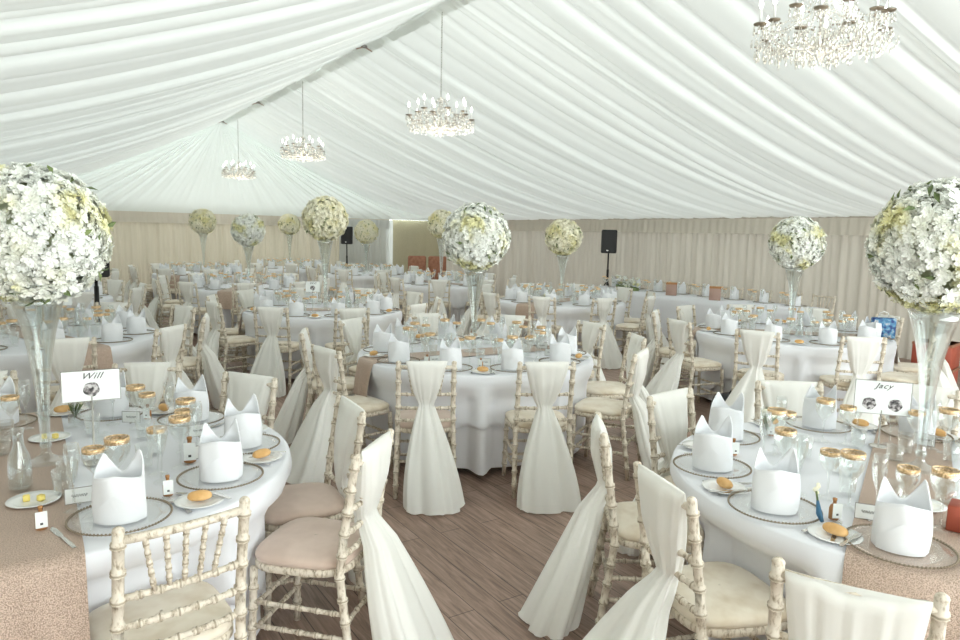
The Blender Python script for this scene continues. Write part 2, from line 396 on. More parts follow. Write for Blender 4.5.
# sash: cloth over the top of the back, pinched, flowing to the floor behind
def sash(name, seed, wt=.30, zp=.62, wp=.085, wb=.42, back=.20, side=0., n=72):
    r = random.Random(seed); m = MB(); rows = []
    zs = [.925, .93, .925, .91, .885, .86, .82, .78, .74, .71, .68] ; prof = []
    ph = [r.uniform(0, 6.28) for _ in range(4)]
    Nz = 40
    for i in range(Nz + 1):
        t = i / Nz; z = .928 - t * (.928 - .012)
        if z > zp:
            q = (z - zp) / (.928 - zp); w = wp + (wt - wp) * (q ** .62); d = .026 + .02 * (1 - abs(2 * q - 1)) ; yc = post_at(1, min(z, .9)).y - .012
            if z > .90: d *= max(.25, sqrt(max(0, (.933 - z) / .033)))
            tail = 0; xo = 0
        else:
            q = (zp - z) / zp; w = wp + (wb - wp) * (1 - (1 - q) ** 1.7) ; d = .03 + .085 * q ** .8
            yc = post_at(1, zp).y - .012 - .03 * min(1, q * 6) - back * q ** 1.1; xo = side * q ** 1.3; tail = q
        row = []
        for j in range(n):
            a = 2 * pi * j / n; c, s_ = cos(a), sin(a)
            fold = (.5 * sin(7 * a + ph[0] + 1.5 * z) + .35 * sin(11 * a + ph[1] - z) + .25 * sin(4 * a + ph[2]))
            fa = (.006 if z > zp else .010 + .028 * tail)
            if z > zp: fa *= min(1, (.93 - z) / .06)
            e = .8
            x = abs(c) ** e * (1 if c > 0 else -1) * (w / 2) ; y = abs(s_) ** .9 * (1 if s_ > 0 else -1) * d
            x += c * fold * fa * .6; y += s_ * fold * fa
            x += fold * fa * .25
            fine = sin(19 * a + ph[3] + 3 * z) * .5 + sin(31 * a + ph[0]) * .4; kp = math.exp(-((z - zp) / .11) ** 2); y += s_ * fine * (.0022 + .0035 * kp); x += c * fine * .002
            zz = z
            if i == Nz: zz = .008 + .02 * max(0, fold) 
            row.append((x + xo, yc + y, zz))
        rows.append(row)
    m.grid(rows[::-1], 'chiffon', True); L = len(m.v); m.f.append(tuple(range(L - n, L))); m.m.append(m.mi('chiffon'))
    return m.build('chair_sash')
proto('sash0', sash('s', 1)); proto('sash1', sash('s', 2, wt=.27, zp=.64, wb=.36, side=.05)); proto('sash2', sash('s', 5, wt=.31, zp=.58, wb=.46, back=.26, side=-.06))
proto('sash_wide', sash('s', 9, wt=.335, zp=.56, wp=.12, wb=.36, back=.16))
# wide gathered cover without pinch (foreground right chair)
def cover():
    m = MB(); rows = []; n = 90
    for i in range(26):
        t = i / 25; z = .905 - .55 * t; row = []
        for j in range(n):
            a = 2 * pi * j / n; c, s_ = cos(a), sin(a); w = .325 - .13 * t ** 1.2
            fold = sin(17 * c + 1 + t * 2) * .5 + sin(29 * c + 2 - t) * .3; d = .028 + .012 * t
            if i == 0: d *= .35
            y = s_ * d + (.5 * fold * .010 * (1 if s_ > 0 else -1)) * min(1, t * 8) * abs(s_) ** .3
            row.append((c * w / 2 * 1.0, post_at(1, z).y - .016 + y, z - .025 * (1 - abs(c)) * (1 - t) + .004 * sin(9 * c) * (1 - t)))
        rows.append(row)
    m.grid(rows[::-1], 'chiffon', True); L = len(m.v); m.f.append(tuple(range(L - n, L))); m.m.append(0)
    return m.build('chair_sash')
proto('cover', cover())

# ------------------------------------------------------------------ table linen
TZ = .76
def folds(a, seed):
    r = random.Random(seed); k = [(r.choice([9, 11, 13]), r.uniform(0, 6.28)), (r.choice([17, 19, 23]), r.uniform(0, 6.28)), (5, r.uniform(0, 6.28))]
    return lambda a: .55 * sin(k[0][0] * a + k[0][1]) + .3 * sin(k[1][0] * a + k[1][1]) + .3 * sin(k[2][0] * a + k[2][1])
def table(name, c, R, sq, s, seed, runner=None, rw=.32, hang=.28, seats=()):
    T = TN[name]
    fd = folds(0, seed); n = 216
    # the table itself
    tb = empty('banquet_table', (c[0], c[1], 0)); tag(tb, 'round banquet table under the white cloths of the %s' % T, 'table', 'round banquet tables')
    m = MB(); m.lathe([(R - .04, .722), (R - .03, .728), (R - .03, .742), (R - .04, .746)], 'wood', 48); m.build('table_top', tb)
    for k in range(4):
        a = pi / 4 + k * pi / 2; m = MB(); m.tube([(cos(a) * .45, sin(a) * .45, .72), (cos(a) * .55, sin(a) * .55, 0)], .016, 'blackmetal', 8); m.build('leg', tb)
    def cl(zo, ro, dropf, mat, amp):
        zs = 0
        m = MB(); rows = []
        for r in (0.001, R * .5, R - .02 + ro, R - .005 + ro, R + ro): rows.append([(c[0] + r * cos(2 * pi * j / n), c[1] + r * sin(2 * pi * j / n), TZ - .008 + zo - (0 if r < R + ro - .006 else .0015 if r < R + ro - .001 else .007)) for j in range(n)])
        for i in range(1, 15):
            row = []
            for j in range(n):
                a = 2 * pi * j / n; d = dropf(a); q = min(d, .05 * i); rr = R + ro + .008 + amp * (q ** 1.25) * (1.0 + fd(a)) + .02 * q
                if q > .06:
                    for sa, sr in seats:
                        da = abs((a - sa + pi) % (2 * pi) - pi) * R; w = max(0, min(1, (.33 - da) / .10)); w = w * w * (3 - 2 * w)
                        lim = sr - .022 + ro; k = min(1, max(0, (q - .06) / .13)); k = k * k * (3 - 2 * k)
                        if rr > lim: rr += (lim - rr) * w * k
                row.append((c[0] + rr * cos(a), c[1] + rr * sin(a), TZ - .012 + zo - q))
            rows.append(row)
        m.grid(rows, mat, True); return m
    o = cl(0, 0, lambda a: .70, 'underlinen', .07).build('tablecloth'); tag(o, 'long white under cloth falling to the floor on %s' % T, 'tablecloth', 'under cloths')
    def dr(a):
        b = a - sq; return min(.685, s / max(abs(cos(b)), abs(sin(b))) - R + .02 * sin(6 * a))
    o = cl(.006, .024, dr, 'linen', .07).build('overlay_cloth'); tag(o, 'square white top cloth with hanging corners on %s' % T, 'tablecloth', 'square overlay cloths')
    if runner is not None:
        a0 = runner[0]; off = runner[1]; ux, uy = cos(a0), sin(a0); vx, vy = -uy, ux; m = MB(); rows = []
        for j in range(13):
            v = off + rw * (j / 12 - .5); e = sqrt(max(.01, (R + .014) ** 2 - v * v)); row = []
            prof = [(-e - .062, -hang), (-e - .05, -hang * .6), (-e - .034, -hang * .25), (-e - .022, -.03), (-e - .012, -.006), (-e + .02, .004)]
            ps = prof + [(-e * .5, .004), (0, .004), (e * .5, .004)] + [(-p[0], p[1]) for p in prof[::-1]]
            for (q, z) in ps:
                wv = (.006 * sin(j * 1.1) if z < -.1 else 0)
                row.append((c[0] + ux * (q + wv) + vx * v, c[1] + uy * (q + wv) + vy * v, TZ + z + .001))
            rows.append(row)
        m.grid(rows, 'runner'); o = m.build('table_runner'); tag(o, 'rose gold sequin runner laid across the %s' % T, 'table runner', 'sequin runners')

# ------------------------------------------------------------------ tableware
def goblet(name, bowl_r, bowl_h, stem, foot, rim, mat='glass'):
    def shape(detail):
        n = 20 if detail else 8; h0 = .004
        m = MB(); prof = [(foot, 0), (foot, .002), (foot * .5, .006), (.005, .014), (.004, stem * .5), (.0045, stem)]
        for k in range(1, 8):
            t = k / 7; prof.append((bowl_r * (sin(t * pi * .62) ** .75) * (1 - .12 * max(0, t - .6) * 2), stem + bowl_h * t))
        top = prof[-1]
        prof += [(top[0] - .0018, top[1]), (prof[-3][0] - .002, prof[-3][1]), (prof[-5][0] - .002, prof[-5][1]), (.001, stem + .01)]
        m.lathe(prof, mat, n, cap=False)
        g = MB() if detail else m
        if rim: g.lathe([(top[0] + .0006 + .0, top[1] - rim), (top[0] + .0022, top[1] - rim * .5), (top[0] + .0012, top[1] + .001), (top[0] - .001, top[1] + .001), (top[0] - .0018, top[1] - .003)], 'gold', n, cap=False)
        o = m.build(name)
        if detail and rim: g.build('gold_rim', o)
        return o
    return shape(True), shape(False)
a, b = goblet('water_goblet', .048, .115, .10, .038, .020); proto('water', a); proto('water_far', b)
a, b = goblet('wine_glass', .042, .095, .095, .036, .017); proto('wine', a); proto('wine_far', b)
a, b = goblet('champagne_flute', .027, .14, .10, .033, 0, 'flute'); proto('flute', a); proto('flute_far', b)
m = MB(); m.lathe([(.026, 0), (.028, .002), (.036, .10), (.0345, .10), (.027, .012), (.001, .01)], 'glass', 14, cap=False); proto('tumbler', m.build('water_tumbler'))
def charger(detail):
    m = MB(); m.lathe([(.0, .004), (.10, .004), (.115, .007), (.155, .013), (.158, .010), (.11, .002), (.10, 0), (0, 0)], 'plate_glass', 40 if detail else 20, cap=False)
    rim = MB() if detail else m
    if detail:
        rim.tube([(.158 * cos(2 * pi * j / 48), .158 * sin(2 * pi * j / 48), .0105) for j in range(49)], .0022, 'bead', 6, False)
        for k in range(84): a = 2 * pi * k / 84; rim.ball((.160 * cos(a), .160 * sin(a), .0125), .0043, 'bead', 6, 4)
    else: rim.lathe([(.153, .008), (.162, .009), (.163, .015), (.155, .016)], 'bead', 20, cap=False)
    o = m.build('charger_plate')
    if detail: rim.build('beaded_rim', o)
    return o
proto('charger', charger(True)); proto('charger_far', charger(False))
def napkin(seed, detail):
    r = random.Random(seed); n = 48 if detail else 20; m = MB(); rows = []
    def hh(a):
        p1 = max(0, 1 - abs(((a - .75 + pi) % (2 * pi)) - pi) / .75); p2 = max(0, 1 - abs(((a - 2.45 + pi) % (2 * pi)) - pi) / .7); p3 = max(0, 1 - abs(((a + 1.57 + pi) % (2 * pi)) - pi) / 1.3)
        return .145 + .085 * p1 + .075 * p2 + .02 * p3
    for side in (0, 1):
        seq = range(13) if side == 0 else range(12, -1, -1)
        for i in seq:
            t = i / 12; row = []
            for j in range(n):
                a = 2 * pi * j / n; k = 1 - .05 * t + .05 * sin(pi * t) ; e = .075 * k - (.004 if side else 0)
                ru = .0025 * sin(5 * a + 3 * t + seed)
                row.append(((e + ru) * cos(a) * 1.08, (e * .86 + ru) * sin(a), .001 + hh(a) * t))
            rows.append(row)
    m.grid(rows, 'napkin', True)
    if detail:                                        # folded tuck across the front
        rr = []
        for i in range(5):
            t = i / 4; rr.append([((.0795) * cos(a) * 1.08, (.0795 * .86) * sin(a), .002 + (.03 + .07 * (1 - abs((a + 1.57)) / 1.0)) * t) for a in [-2.5 + 1.9 * j / 14 for j in range(15)]])
        m.grid(rr, 'napkin')
    return m.build('folded_napkin', smooth=True)
for k in range(3): proto('napkin%d' % k, napkin(k, True))
proto('napkin_far', napkin(4, False))
def side_plate():
    m = MB(); m.lathe([(0, .003), (.055, .003), (.062, .006), (.085, .012), (.086, .010), (.06, .001), (0, 0)], 'china', 32, cap=False); return m.build('side_plate')
proto('side', side_plate())
def roll_():
    m = MB(); n = 20; rows = []
    for i in range(11):
        t = i / 10; a = pi * t; r = sin(a) ** .75
        rows.append([(-.042 * cos(a), .024 * r * cos(2 * pi * j / n), .020 + (.021 * r * sin(2 * pi * j / n)) * (1 if sin(2 * pi * j / n) > 0 else .8) - .0) for j in range(n)])
    m.grid(rows, 'bread', True); return m.build('bread_roll')
proto('roll', roll_())
def cutlery(kind):
    m = MB(); L = {'dinner_fork': .19, 'dinner_knife': .21, 'butter_knife': .16}[kind]
    def strip(pts, th=.0012):
        top = [[(x - w, y, z + th) for y, x, w, z in pts], [(x + w, y, z + th) for y, x, w, z in pts]]
        bot = [[(x - w, y, z) for y, x, w, z in pts], [(x + w, y, z) for y, x, w, z in pts]]
        m.grid([top[0], top[1], bot[1], bot[0], top[0]], 'silver')
    if kind == 'dinner_fork':
        strip([(-.095, 0, .007, .002), (-.06, 0, .0055, .005), (0, 0, .0028, .006), (.03, 0, .003, .004), (.045, 0, .011, .002), (.055, 0, .012, .002)])
        for k in range(4): strip([(.053, -.0095 + k * .0063, .0016, .002), (.08, -.0095 + k * .0063, .0015, .003), (.1, -.009 + k * .006, .0008, .006)])
    else:
        strip([(-L / 2, 0, .006, .002), (-L / 2 + .03, 0, .007, .003), (0, 0, .005, .004), (.005, 0, .006, .003), (.03, .001, .0095, .002), (L / 2 - .02, .001, .0095, .002), (L / 2, .004, .002, .002)])
    return m.build(kind, smooth=False)
for k in ('dinner_fork', 'dinner_knife', 'butter_knife'): proto(k, cutlery(k))
m = MB(); m.box(-.011, .011, -.011, .011, 0, .022, 'butter', .003); proto('butter', m.build('butter_pat'))
def pcard():
    m = MB(); m.box(-.045, .045, -.001, .001, .004, .06, 'card'); o = m.build('place_card', smooth=False)
    b = MB()
    for x0, x1, z0, z1 in ((-.046, .046, .003, .005), (-.046, .046, .059, .061), (-.046, -.0445, .003, .061), (.0445, .046, .003, .061)): b.box(x0, x1, -.0016, .0016, z0, z1, 'frame_grey')
    b.build('border', o, smooth=False); w = MB()
    w.tube([(-.025 + .05 * i / 24, -.0014, .032 + .006 * sin(i * 1.7)) for i in range(25)], .0008, 'ink', 4); w.build('handwriting', o)
    s = MB(); s.tube([(0, .012, .003), (0, -.012, .003)], .004, 'silver', 6); s.build('holder', o)
    return o
proto('pcard', pcard())
def favour():
    m = MB(); m.lathe([(.012, 0), (.017, .002), (.017, .04), (.014, .05), (.006, .058), (.006, .07), (.0075, .07), (.0075, .078)], 'kraft', 14); o = m.build('favour_bottle')
    t = MB(); t.box(-.017, .017, -.0225, -.0215, .012, .066, 'card'); t.box(-.004, .004, -.0232, -.0226, .022, .029, 'ink'); t.build('gift_tag', o, smooth=False); return o
proto('favour', favour())
def vase(h, name='glass_vase'):
    m = MB(); P = [(.088, 0), (.088, .004), (.05, .012), (.022, .03), (.016, .05), (.024, .07), (.018, .09)]
    for k in range(1, 15):
        t = k / 14; P.append((.018 + .024 * t + .062 * t ** 3.2, .09 + (h - .09) * t))
    inner = [(r - .005, z) for r, z in P[:6:-1]] + [(.001, .10)]
    m.lathe(P + inner, 'vase', 36, cap=False); o = m.build(name)
    k_ = MB(); k_.ball((0, 0, .07), .022, 'vase', 14, 8, .7); k_.build('stem_knop', o)
    return o
proto('vase', vase(.70)); proto('vase_tall', vase(.88))
def flowerball(seed, R=.29, N=1500, mat='petal'):
    r = random.Random(seed); core = MB(); core.ball((0, 0, 0), R * .74, 'core', 24, 16); m = MB(); gp = MB()
    for i in range(N):
        zz = 1 - 2 * (i + .5) / N; rr = sqrt(1 - zz * zz); ph = i * 2.39996 + r.uniform(-.15, .15)
        nrm = Vector((rr * cos(ph), rr * sin(ph), zz + r.uniform(-.04, .04))).normalized()
        nrm2 = (nrm + Vector((r.uniform(-.35, .35), r.uniform(-.35, .35), r.uniform(-.35, .35)))).normalized()
        t = nrm2.cross(Vector((0, .3, 1))).normalized(); b = nrm2.cross(t); lump = .035 * sin(9 * nrm.x + seed) * sin(8 * nrm.y + 2 * seed) * sin(9 * nrm.z + 1) + .012 * sin(23 * nrm.x) * sin(21 * nrm.z + nrm.y * 19); ce = nrm * (R * (r.uniform(.82, .975) + lump * 1.4))
        s = r.uniform(.019, .031); np_ = r.choice([4, 5, 5, 6]); a0 = r.uniform(0, 6)
        for layer in range(2):
            sc = s * (1 if layer == 0 else .6); lift = .35 if layer == 0 else .95
            for k in range(np_):
                a = a0 + 2 * pi * k / np_ + layer * .5; da = pi / np_ * 1.12; curl = r.uniform(-.25, .45)
                def pt(q, w, l): return ce + (t * cos(a + w) + b * sin(a + w)) * (sc * q) + nrm2 * (sc * l)
                m.add([ce + nrm2 * (sc * .05), pt(.55, -da * .8, lift * .45), pt(.62, 0, lift * .3), pt(.55, da * .8, lift * .45),
                       pt(1.0, -da * .55, lift * .8 + curl * .5), pt(1.12, 0, lift * .7 + curl), pt(1.0, da * .55, lift * .8 + curl * .3)],
                      [(0, 1, 2), (0, 2, 3), (1, 4, 5, 2), (2, 5, 6, 3)], mat)
        if r.random() < .03:
            a = r.uniform(0, 6.28); d1 = t * cos(a) + b * sin(a); d2 = t * -sin(a) + b * cos(a); c0 = nrm * (R * .93)
            gp.add([c0, c0 + d1 * .03 + d2 * .012 + nrm * .02, c0 + d1 * .06 + nrm * .022, c0 + d1 * .03 - d2 * .012 + nrm * .02], [(0, 1, 2, 3)], 'leaf')
    o = m.build('flower_ball', smooth=False); core.build('foam_core', o); gp.build('leaves', o, smooth=False); return o
proto('fb0', flowerball(1)); proto('fb1', flowerball(2)); proto('fb2', flowerball(3, N=1200, mat='petal_cream'))
def sign(name, photos, word, w=.215, h=.13, stand=.27):
    root = empty('table_sign'); m = MB(); m.lathe([(.042, 0), (.042, .003), (.03, .006), (.004, .008), (.0035, stand)], 'silver', 24); m.build('stand', root)
    z0 = stand - .02; b = MB(); b.box(-w / 2, w / 2, -.002, .002, z0, z0 + h, 'card'); b.build('card', root, smooth=False)
    fr = MB(); e = .0022
    for x0, x1, y0, y1 in ((-w / 2, w / 2, z0, z0 + e), (-w / 2, w / 2, z0 + h - e, z0 + h), (-w / 2, -w / 2 + e, z0, z0 + h), (w / 2 - e, w / 2, z0, z0 + h)): fr.box(x0, x1, -.0032, .0032, y0, y1, 'frame_grey')
    fr.build('border', root, smooth=False)
    for px in photos:
        p = MB(); n = 24; r = .03
        p.add([(px + r * (1 + .06 * sin(j * 5)) * cos(2 * pi * j / n), -.0028, z0 + .05 + r * (1 + .06 * sin(j * 7)) * sin(2 * pi * j / n)) for j in range(n)], [tuple(range(n))], 'photo'); p.build('portrait', root, smooth=False)
    c = D.curves.new('lettering_curve', 'FONT'); c.body = word; c.size = .046; c.shear = .45; c.align_x = 'CENTER'; c.extrude = .0003; c.space_character = 1.1; c.materials.append(M['ink'])
    to_ = D.objects.new('tmp', c); COL.objects.link(to_); me = D.meshes.new_from_object(to_.evaluated_get(bpy.context.evaluated_depsgraph_get())); D.objects.remove(to_); D.curves.remove(c); t = D.objects.new('lettering', me); COL.objects.link(t); t.parent = root; t.location = (0, -.0028, z0 + h - .036); t.rotation_euler = (pi / 2, 0, 0); t.scale = (.9, .8, 1)
    return root
m = MB(); r_ = random.Random(5)
m.lathe([(.028, 0), (.03, .01), (.026, .06), (.03, .075)], 'vase', 16, cap=False)
for k in range(26):
    a = r_.uniform(0, 6.28); q = r_.uniform(.01, .045); m.tube([(0, 0, .03), (q * .6 * cos(a), q * .6 * sin(a), .08), (q * 1.3 * cos(a), q * 1.3 * sin(a), .10 + r_.uniform(0, .06))], [.0015, .003, .001], 'leaf', 4)
    if k % 2: m.ball((q * cos(a), q * sin(a), .11 + r_.uniform(0, .03)), r_.uniform(.009, .014), 'petal_cream', 7, 5)
proto('posy', m.build('posy'))
m = MB(); m.lathe([(.038, 0), (.04, .004), (.04, .09), (.035, .13), (.018, .17), (.017, .21), (.022, .235), (.020, .235), (.014, .19), (.03, .13), (.036, .09), (.036, .01), (.001, .008)], 'vase', 20, cap=False); proto('carafe', m.build('carafe'))
m = MB(); m.lathe([(.03, 0), (.034, .002), (.038, .07), (.036, .07), (.031, .006), (.001, .006)], 'glass', 16, cap=False); proto('votive', m.build('tealight_glass'))

# ------------------------------------------------------------------ tables
TN = dict(T1='front left table', T2='front right table', T3='centre table', T4='table behind centre one', T5='second left table',
          F='right table by drapes', E='table before loudspeaker', G='table under second chandelier', H='table under farthest chandelier',
          K='table before olive doorway', I='rear table by pale panel', J='table against end wall', Z1='third left table', Z2='fourth left table')
TB = dict(
    T1=((.0, 3.33), .97, 'd', (-74, -37, -10, 33, 66, 102, 138, 174, -150, -112)),
    T2=((3.08, 1.41), .94, 'd', (-159, 171, 138, 100, 57, 24, 0, -36, -72, -114)),
    T3=((3.12, 4.9), .95, 'd', (-136, -102, -64, -30, 6, 42, 78, 114, 150, -172)),
    T4=((3.1, 8.45), .95, 'm', (-134, -98, -62, -26, 10, 46, 82, 118, 154, -170)),
    T5=((.05, 7.3), .95, 'm', (-120, -84, -48, -12, 24, 60, 96, 132, 168, -156)),
    F=((6.9, 4.5), .97, 'm', (-158, -122, -86, -50, -14, 22, 58, 94, 130, 166)),
    E=((6.85, 8.35), .95, 'm', (-140, -104, -68, -32, 4, 40, 76, 112, 148, -176)),
    G=((3.1, 12.3), .95, 'f', tuple(range(-140, 220, 36))), H=((3.15, 16.2), .95, 'f', tuple(range(-130, 230, 36))),
    K=((6.95, 12.05), .95, 'f', tuple(range(-125, 235, 36))), I=((6.7, 15.35), .95, 'f', tuple(range(-135, 225, 36))), J=((5.77, 18.3), .95, 'f', tuple(range(-142, 218, 36))),
    Z1=((.0, 11.2), .95, 'f', tuple(range(-140, 220, 36))), Z2=((.0, 15.0), .95, 'f', tuple(range(-130, 230, 36))))
SQ = dict(T3=-115, T1=-60, T2=170, F=-165, T4=-100)
RUN = dict(T1=(radians(90), .06), T2=(radians(25), 0), T3=(radians(176), 0), F=(radians(-45), 0), T4=(radians(-18), 0), T5=(radians(-70), 0), E=(radians(20), 0), G=(radians(60), 0), H=(radians(45), 0), K=(radians(110), 0))
BACK = {('T1', -74): 1.25, ('T1', -37): 1.38, ('T1', -10): 1.27, ('T1', 33): 1.20, ('T2', -159): 1.46, ('T2', 171): 1.27, ('T2', 138): 1.27, ('T2', 100): 1.14, ('T2', 57): 1.18,
        ('T3', -136): 1.36, ('T3', -102): 1.34}
YAWOFF = {('T1', -74): -7, ('T2', -159): 8, ('T2', 171): -8, ('T2', 138): 4, ('T3', -136): 19, ('T3', -102): -13, ('T1', -37): -9, ('T1', -10): 6}
SET = {('T2', -159): -156, ('T2', 171): 174, ('T2', 138): 141, ('T2', 100): 103, ('T1', -37): -41}
PLACE = ['front', 'front right', 'lower right', 'upper right', 'rear right', 'rear', 'rear left', 'upper left', 'lower left', 'front left']
wide = {('T1', -10), ('T1', 33), ('T2', 100), ('T2', 57)}
rr = random.Random(11)
for name, (c, R, lvl, angs) in TB.items():
    T = TN[name]; ca = atan2(-c[1], -c[0]); sd = sum(map(ord, name))
    pos = {}
    for a in angs:
        A = radians(a); bd = BACK.get((name, a), 1.36 + rr.uniform(-.02, .06)); yo = radians(YAWOFF.get((name, a), rr.uniform(-6, 6)))
        bx, by = c[0] + cos(A) * bd, c[1] + sin(A) * bd; rz = A + pi / 2 + yo
        x = bx + .235 * cos(rz + pi / 2); y = by + .235 * sin(rz + pi / 2)
        if inview(x, y, .7, 150) and not (name == 'T2' and a in (-36, -72, -114, 0)) and hypot(0, y) < 19.2: pos[a] = (x, y, rz)
    seats = [(atan2(y - c[1], x - c[0]), hypot(x - c[0], y - c[1]) - .218 - .09 * abs(sin(rz - pi / 2 - atan2(y - c[1], x - c[0])))) for x, y, rz in pos.values()]
    table(name, c, R, radians(SQ.get(name, sd * 37 % 90)), R + .37 - (0 if R < .96 else .0), sd, RUN.get(name), seats=seats)
    order = sorted(angs, key=lambda a: (radians(a) - ca + radians(18)) % (2 * pi))
    for a in angs:
        i = order.index(a); where = 'at %s of %s' % (PLACE[i], T); A = radians(a); ux, uy = cos(A), sin(A)
        # chair
        if a in pos:
            x, y, rz = pos[a]
            kind = 'chair_far' if lvl == 'f' else ('chair_cream' if (name, a) not in (('T1', -37), ('T1', -10), ('T1', 33), ('T3', -136)) else 'chair')
            put(kind, x, y, 0, rz, 'limewashed bamboo-style chair %s' % where, 'chair', 'limewashed chairs round the ' + T)
            if (name, a) != ('T1', -74):
                sk = 'cover' if (name, a) == ('T2', -159) else 'sash_wide' if (name, a) in wide else 'sash%d' % rr.choice([0, 1, 2])
                if (name, a) in (('T3', -136), ('T3', -102)): sk = 'sash1' if a == -136 else 'sash0'
                put(sk, x, y, 0, rz, 'white chiffon sash tied round chair %s' % where, 'chair sash', 'chiffon sashes round the ' + T)
        # place setting: local frame, towards centre
        A = radians(SET.get((name, a), a)); ux, uy = cos(A), sin(A)
        rs = R - (.13 if name == 'T2' else .175); px, py = c[0] + ux * rs, c[1] + uy * rs
        if not inview(px, py, TZ, 60): continue
        tx, ty = -uy, ux      # tangent
        Z = TZ + .0035
        def loc(rad, tan): return c[0] + ux * rad + tx * tan, c[1] + uy * rad + ty * tan
        ph = A - pi / 2
        near = lvl in 'd'; fs = '' if lvl in 'dm' else '_far'; gf = '' if lvl == 'd' else '_far'
        put('charger' + ('' if lvl == 'd' else '_far'), px, py, Z, rr.uniform(0, 1), 'clear charger plate with beaded rim %s' % where, 'charger plate', 'chargers on the ' + T)
        nz = rr.uniform(-.3, .3) + atan2(-py, -px) + pi / 2
        put('napkin_far' if lvl == 'f' else 'napkin%d' % rr.choice([0, 1, 2]), px, py, Z + .004, nz, 'white folded napkin standing on charger %s' % where, 'napkin', 'napkins on the ' + T)
        for kind, rad, tan, lab, cat in (('water', R - .40, .10, 'larger gold rimmed water goblet', 'goblet'), ('wine', R - .43, .005, 'smaller gold rimmed wine glass', 'wine glass'), ('flute', R - .36, -.075, 'slim clear champagne flute', 'champagne flute')):
            gx, gy = loc(rad + rr.uniform(-.015, .015), tan + rr.uniform(-.012, .012)); put(kind + gf, gx, gy, Z, rr.uniform(0, 3), lab + ' ' + where, cat, cat + 's on the ' + T)
        if lvl in 'dm':
            gx, gy = loc(R - .52 + rr.uniform(-.03, .03), rr.uniform(-.06, .06)); put('tumbler', gx, gy, Z, 0, 'short clear water tumbler ' + where, 'tumbler', 'tumblers on the ' + T)
        if lvl in 'dm' and (lvl == 'd' or name in ('F', 'T4')):
            gx, gy = loc(R - .125, .255) ; put('side', gx, gy, Z, 0, 'white side plate %s' % where, 'side plate', 'side plates on the ' + T)
            put('roll', gx + .0, gy, Z + .0035, A + rr.uniform(-.6, .6) + pi / 2, 'golden bread roll on side plate %s' % where, 'bread roll', 'bread rolls on the ' + T)
        if lvl == 'd':
            kx, ky = loc(R - .125, .255 + .0); 
            q = loc(R - .125, .312); put('butter_knife', q[0], q[1], Z + .011, ph + pi + .25, 'silver butter knife resting on side plate %s' % where, 'butter knife')
            q = loc(R - .15, .185); put('dinner_fork', q[0], q[1], Z, ph + pi, 'silver dinner fork beside charger %s' % where, 'fork')
            q = loc(R - .15, -.188); put('dinner_knife', q[0], q[1], Z, ph + pi, 'silver dinner knife beside charger %s' % where, 'knife')
            if rr.random() < .65:
                q = loc(R - .36, .215); put('pcard', q[0], q[1], Z, atan2(-q[1], -q[0]) + pi / 2 + rr.uniform(-.5, .5), 'white bordered place card %s' % where, 'place card')
            if rr.random() < .5:
                q = loc(R - .27, -.21); put('favour', q[0], q[1], Z, atan2(-q[1], -q[0]) + pi / 2 + rr.uniform(-.6, .6), 'little brown favour bottle with cream tag %s' % where, 'favour bottle')
    # centre pieces
    for k in range(4 if lvl == 'd' else 3):
        a = radians(sd * 13 + k * 97); q = (c[0] + .26 * cos(a), c[1] + .26 * sin(a))
        if inview(*q, TZ, 20): put('votive', q[0], q[1], TZ + .0035, 0, 'small clear tealight glass standing around the vase on the %s' % T, 'tealight glass', 'tealight glasses on the ' + T)
    a = radians(sd * 29); q = (c[0] + .3 * cos(a), c[1] + .3 * sin(a))
    if inview(*q, TZ, 20): put('carafe', q[0], q[1], TZ + .0035, 0, 'clear glass carafe near the vase on the ' + T, 'carafe')

BALLS = [('T1', .02, 3.37, 1.72, 'fb0', .3), ('T2', 3.27, 1.46, 1.75, 'fb1', 1.1), ('T3', 3.12, 4.93, 1.735, 'fb1', 2.5), ('T4', 3.12, 8.45, 1.91, 'fb2', .7), ('E', 6.87, 8.36, 1.74, 'fb2', 1.9),
         ('F', 6.9, 4.5, 1.74, 'fb0', 3.3), ('G', 3.17, 12.3, 1.74, 'fb1', 4.1), ('H', 3.22, 16.25, 1.90, 'fb2', 5), ('I', 6.67, 15.35, 1.76, 'fb2', .2), ('J', 5.78, 18.3, 1.9, 'fb2', 3),
         ('K', 6.83, 12.05, 1.94, 'fb2', 2), ('T5', .05, 7.3, 1.75, 'fb0', 2.2), ('Z1', 0, 11.2, 1.75, 'fb0', 1.2), ('Z2', 0, 15, 1.75, 'fb0', .2)]
for n_, x, y, z, k, rz in BALLS:
    tall = z > 1.85; put('vase_tall' if tall else 'vase', x, y, TZ + .0035, 0, 'tall clear trumpet vase holding the flower ball on the ' + TN[n_], 'vase')
    put(k, x, y, z - .012, rz, '%s flower ball on a tall glass vase on the %s' % ('cream' if k == 'fb2' else 'big white', TN[n_]), 'flower ball', s=.97)

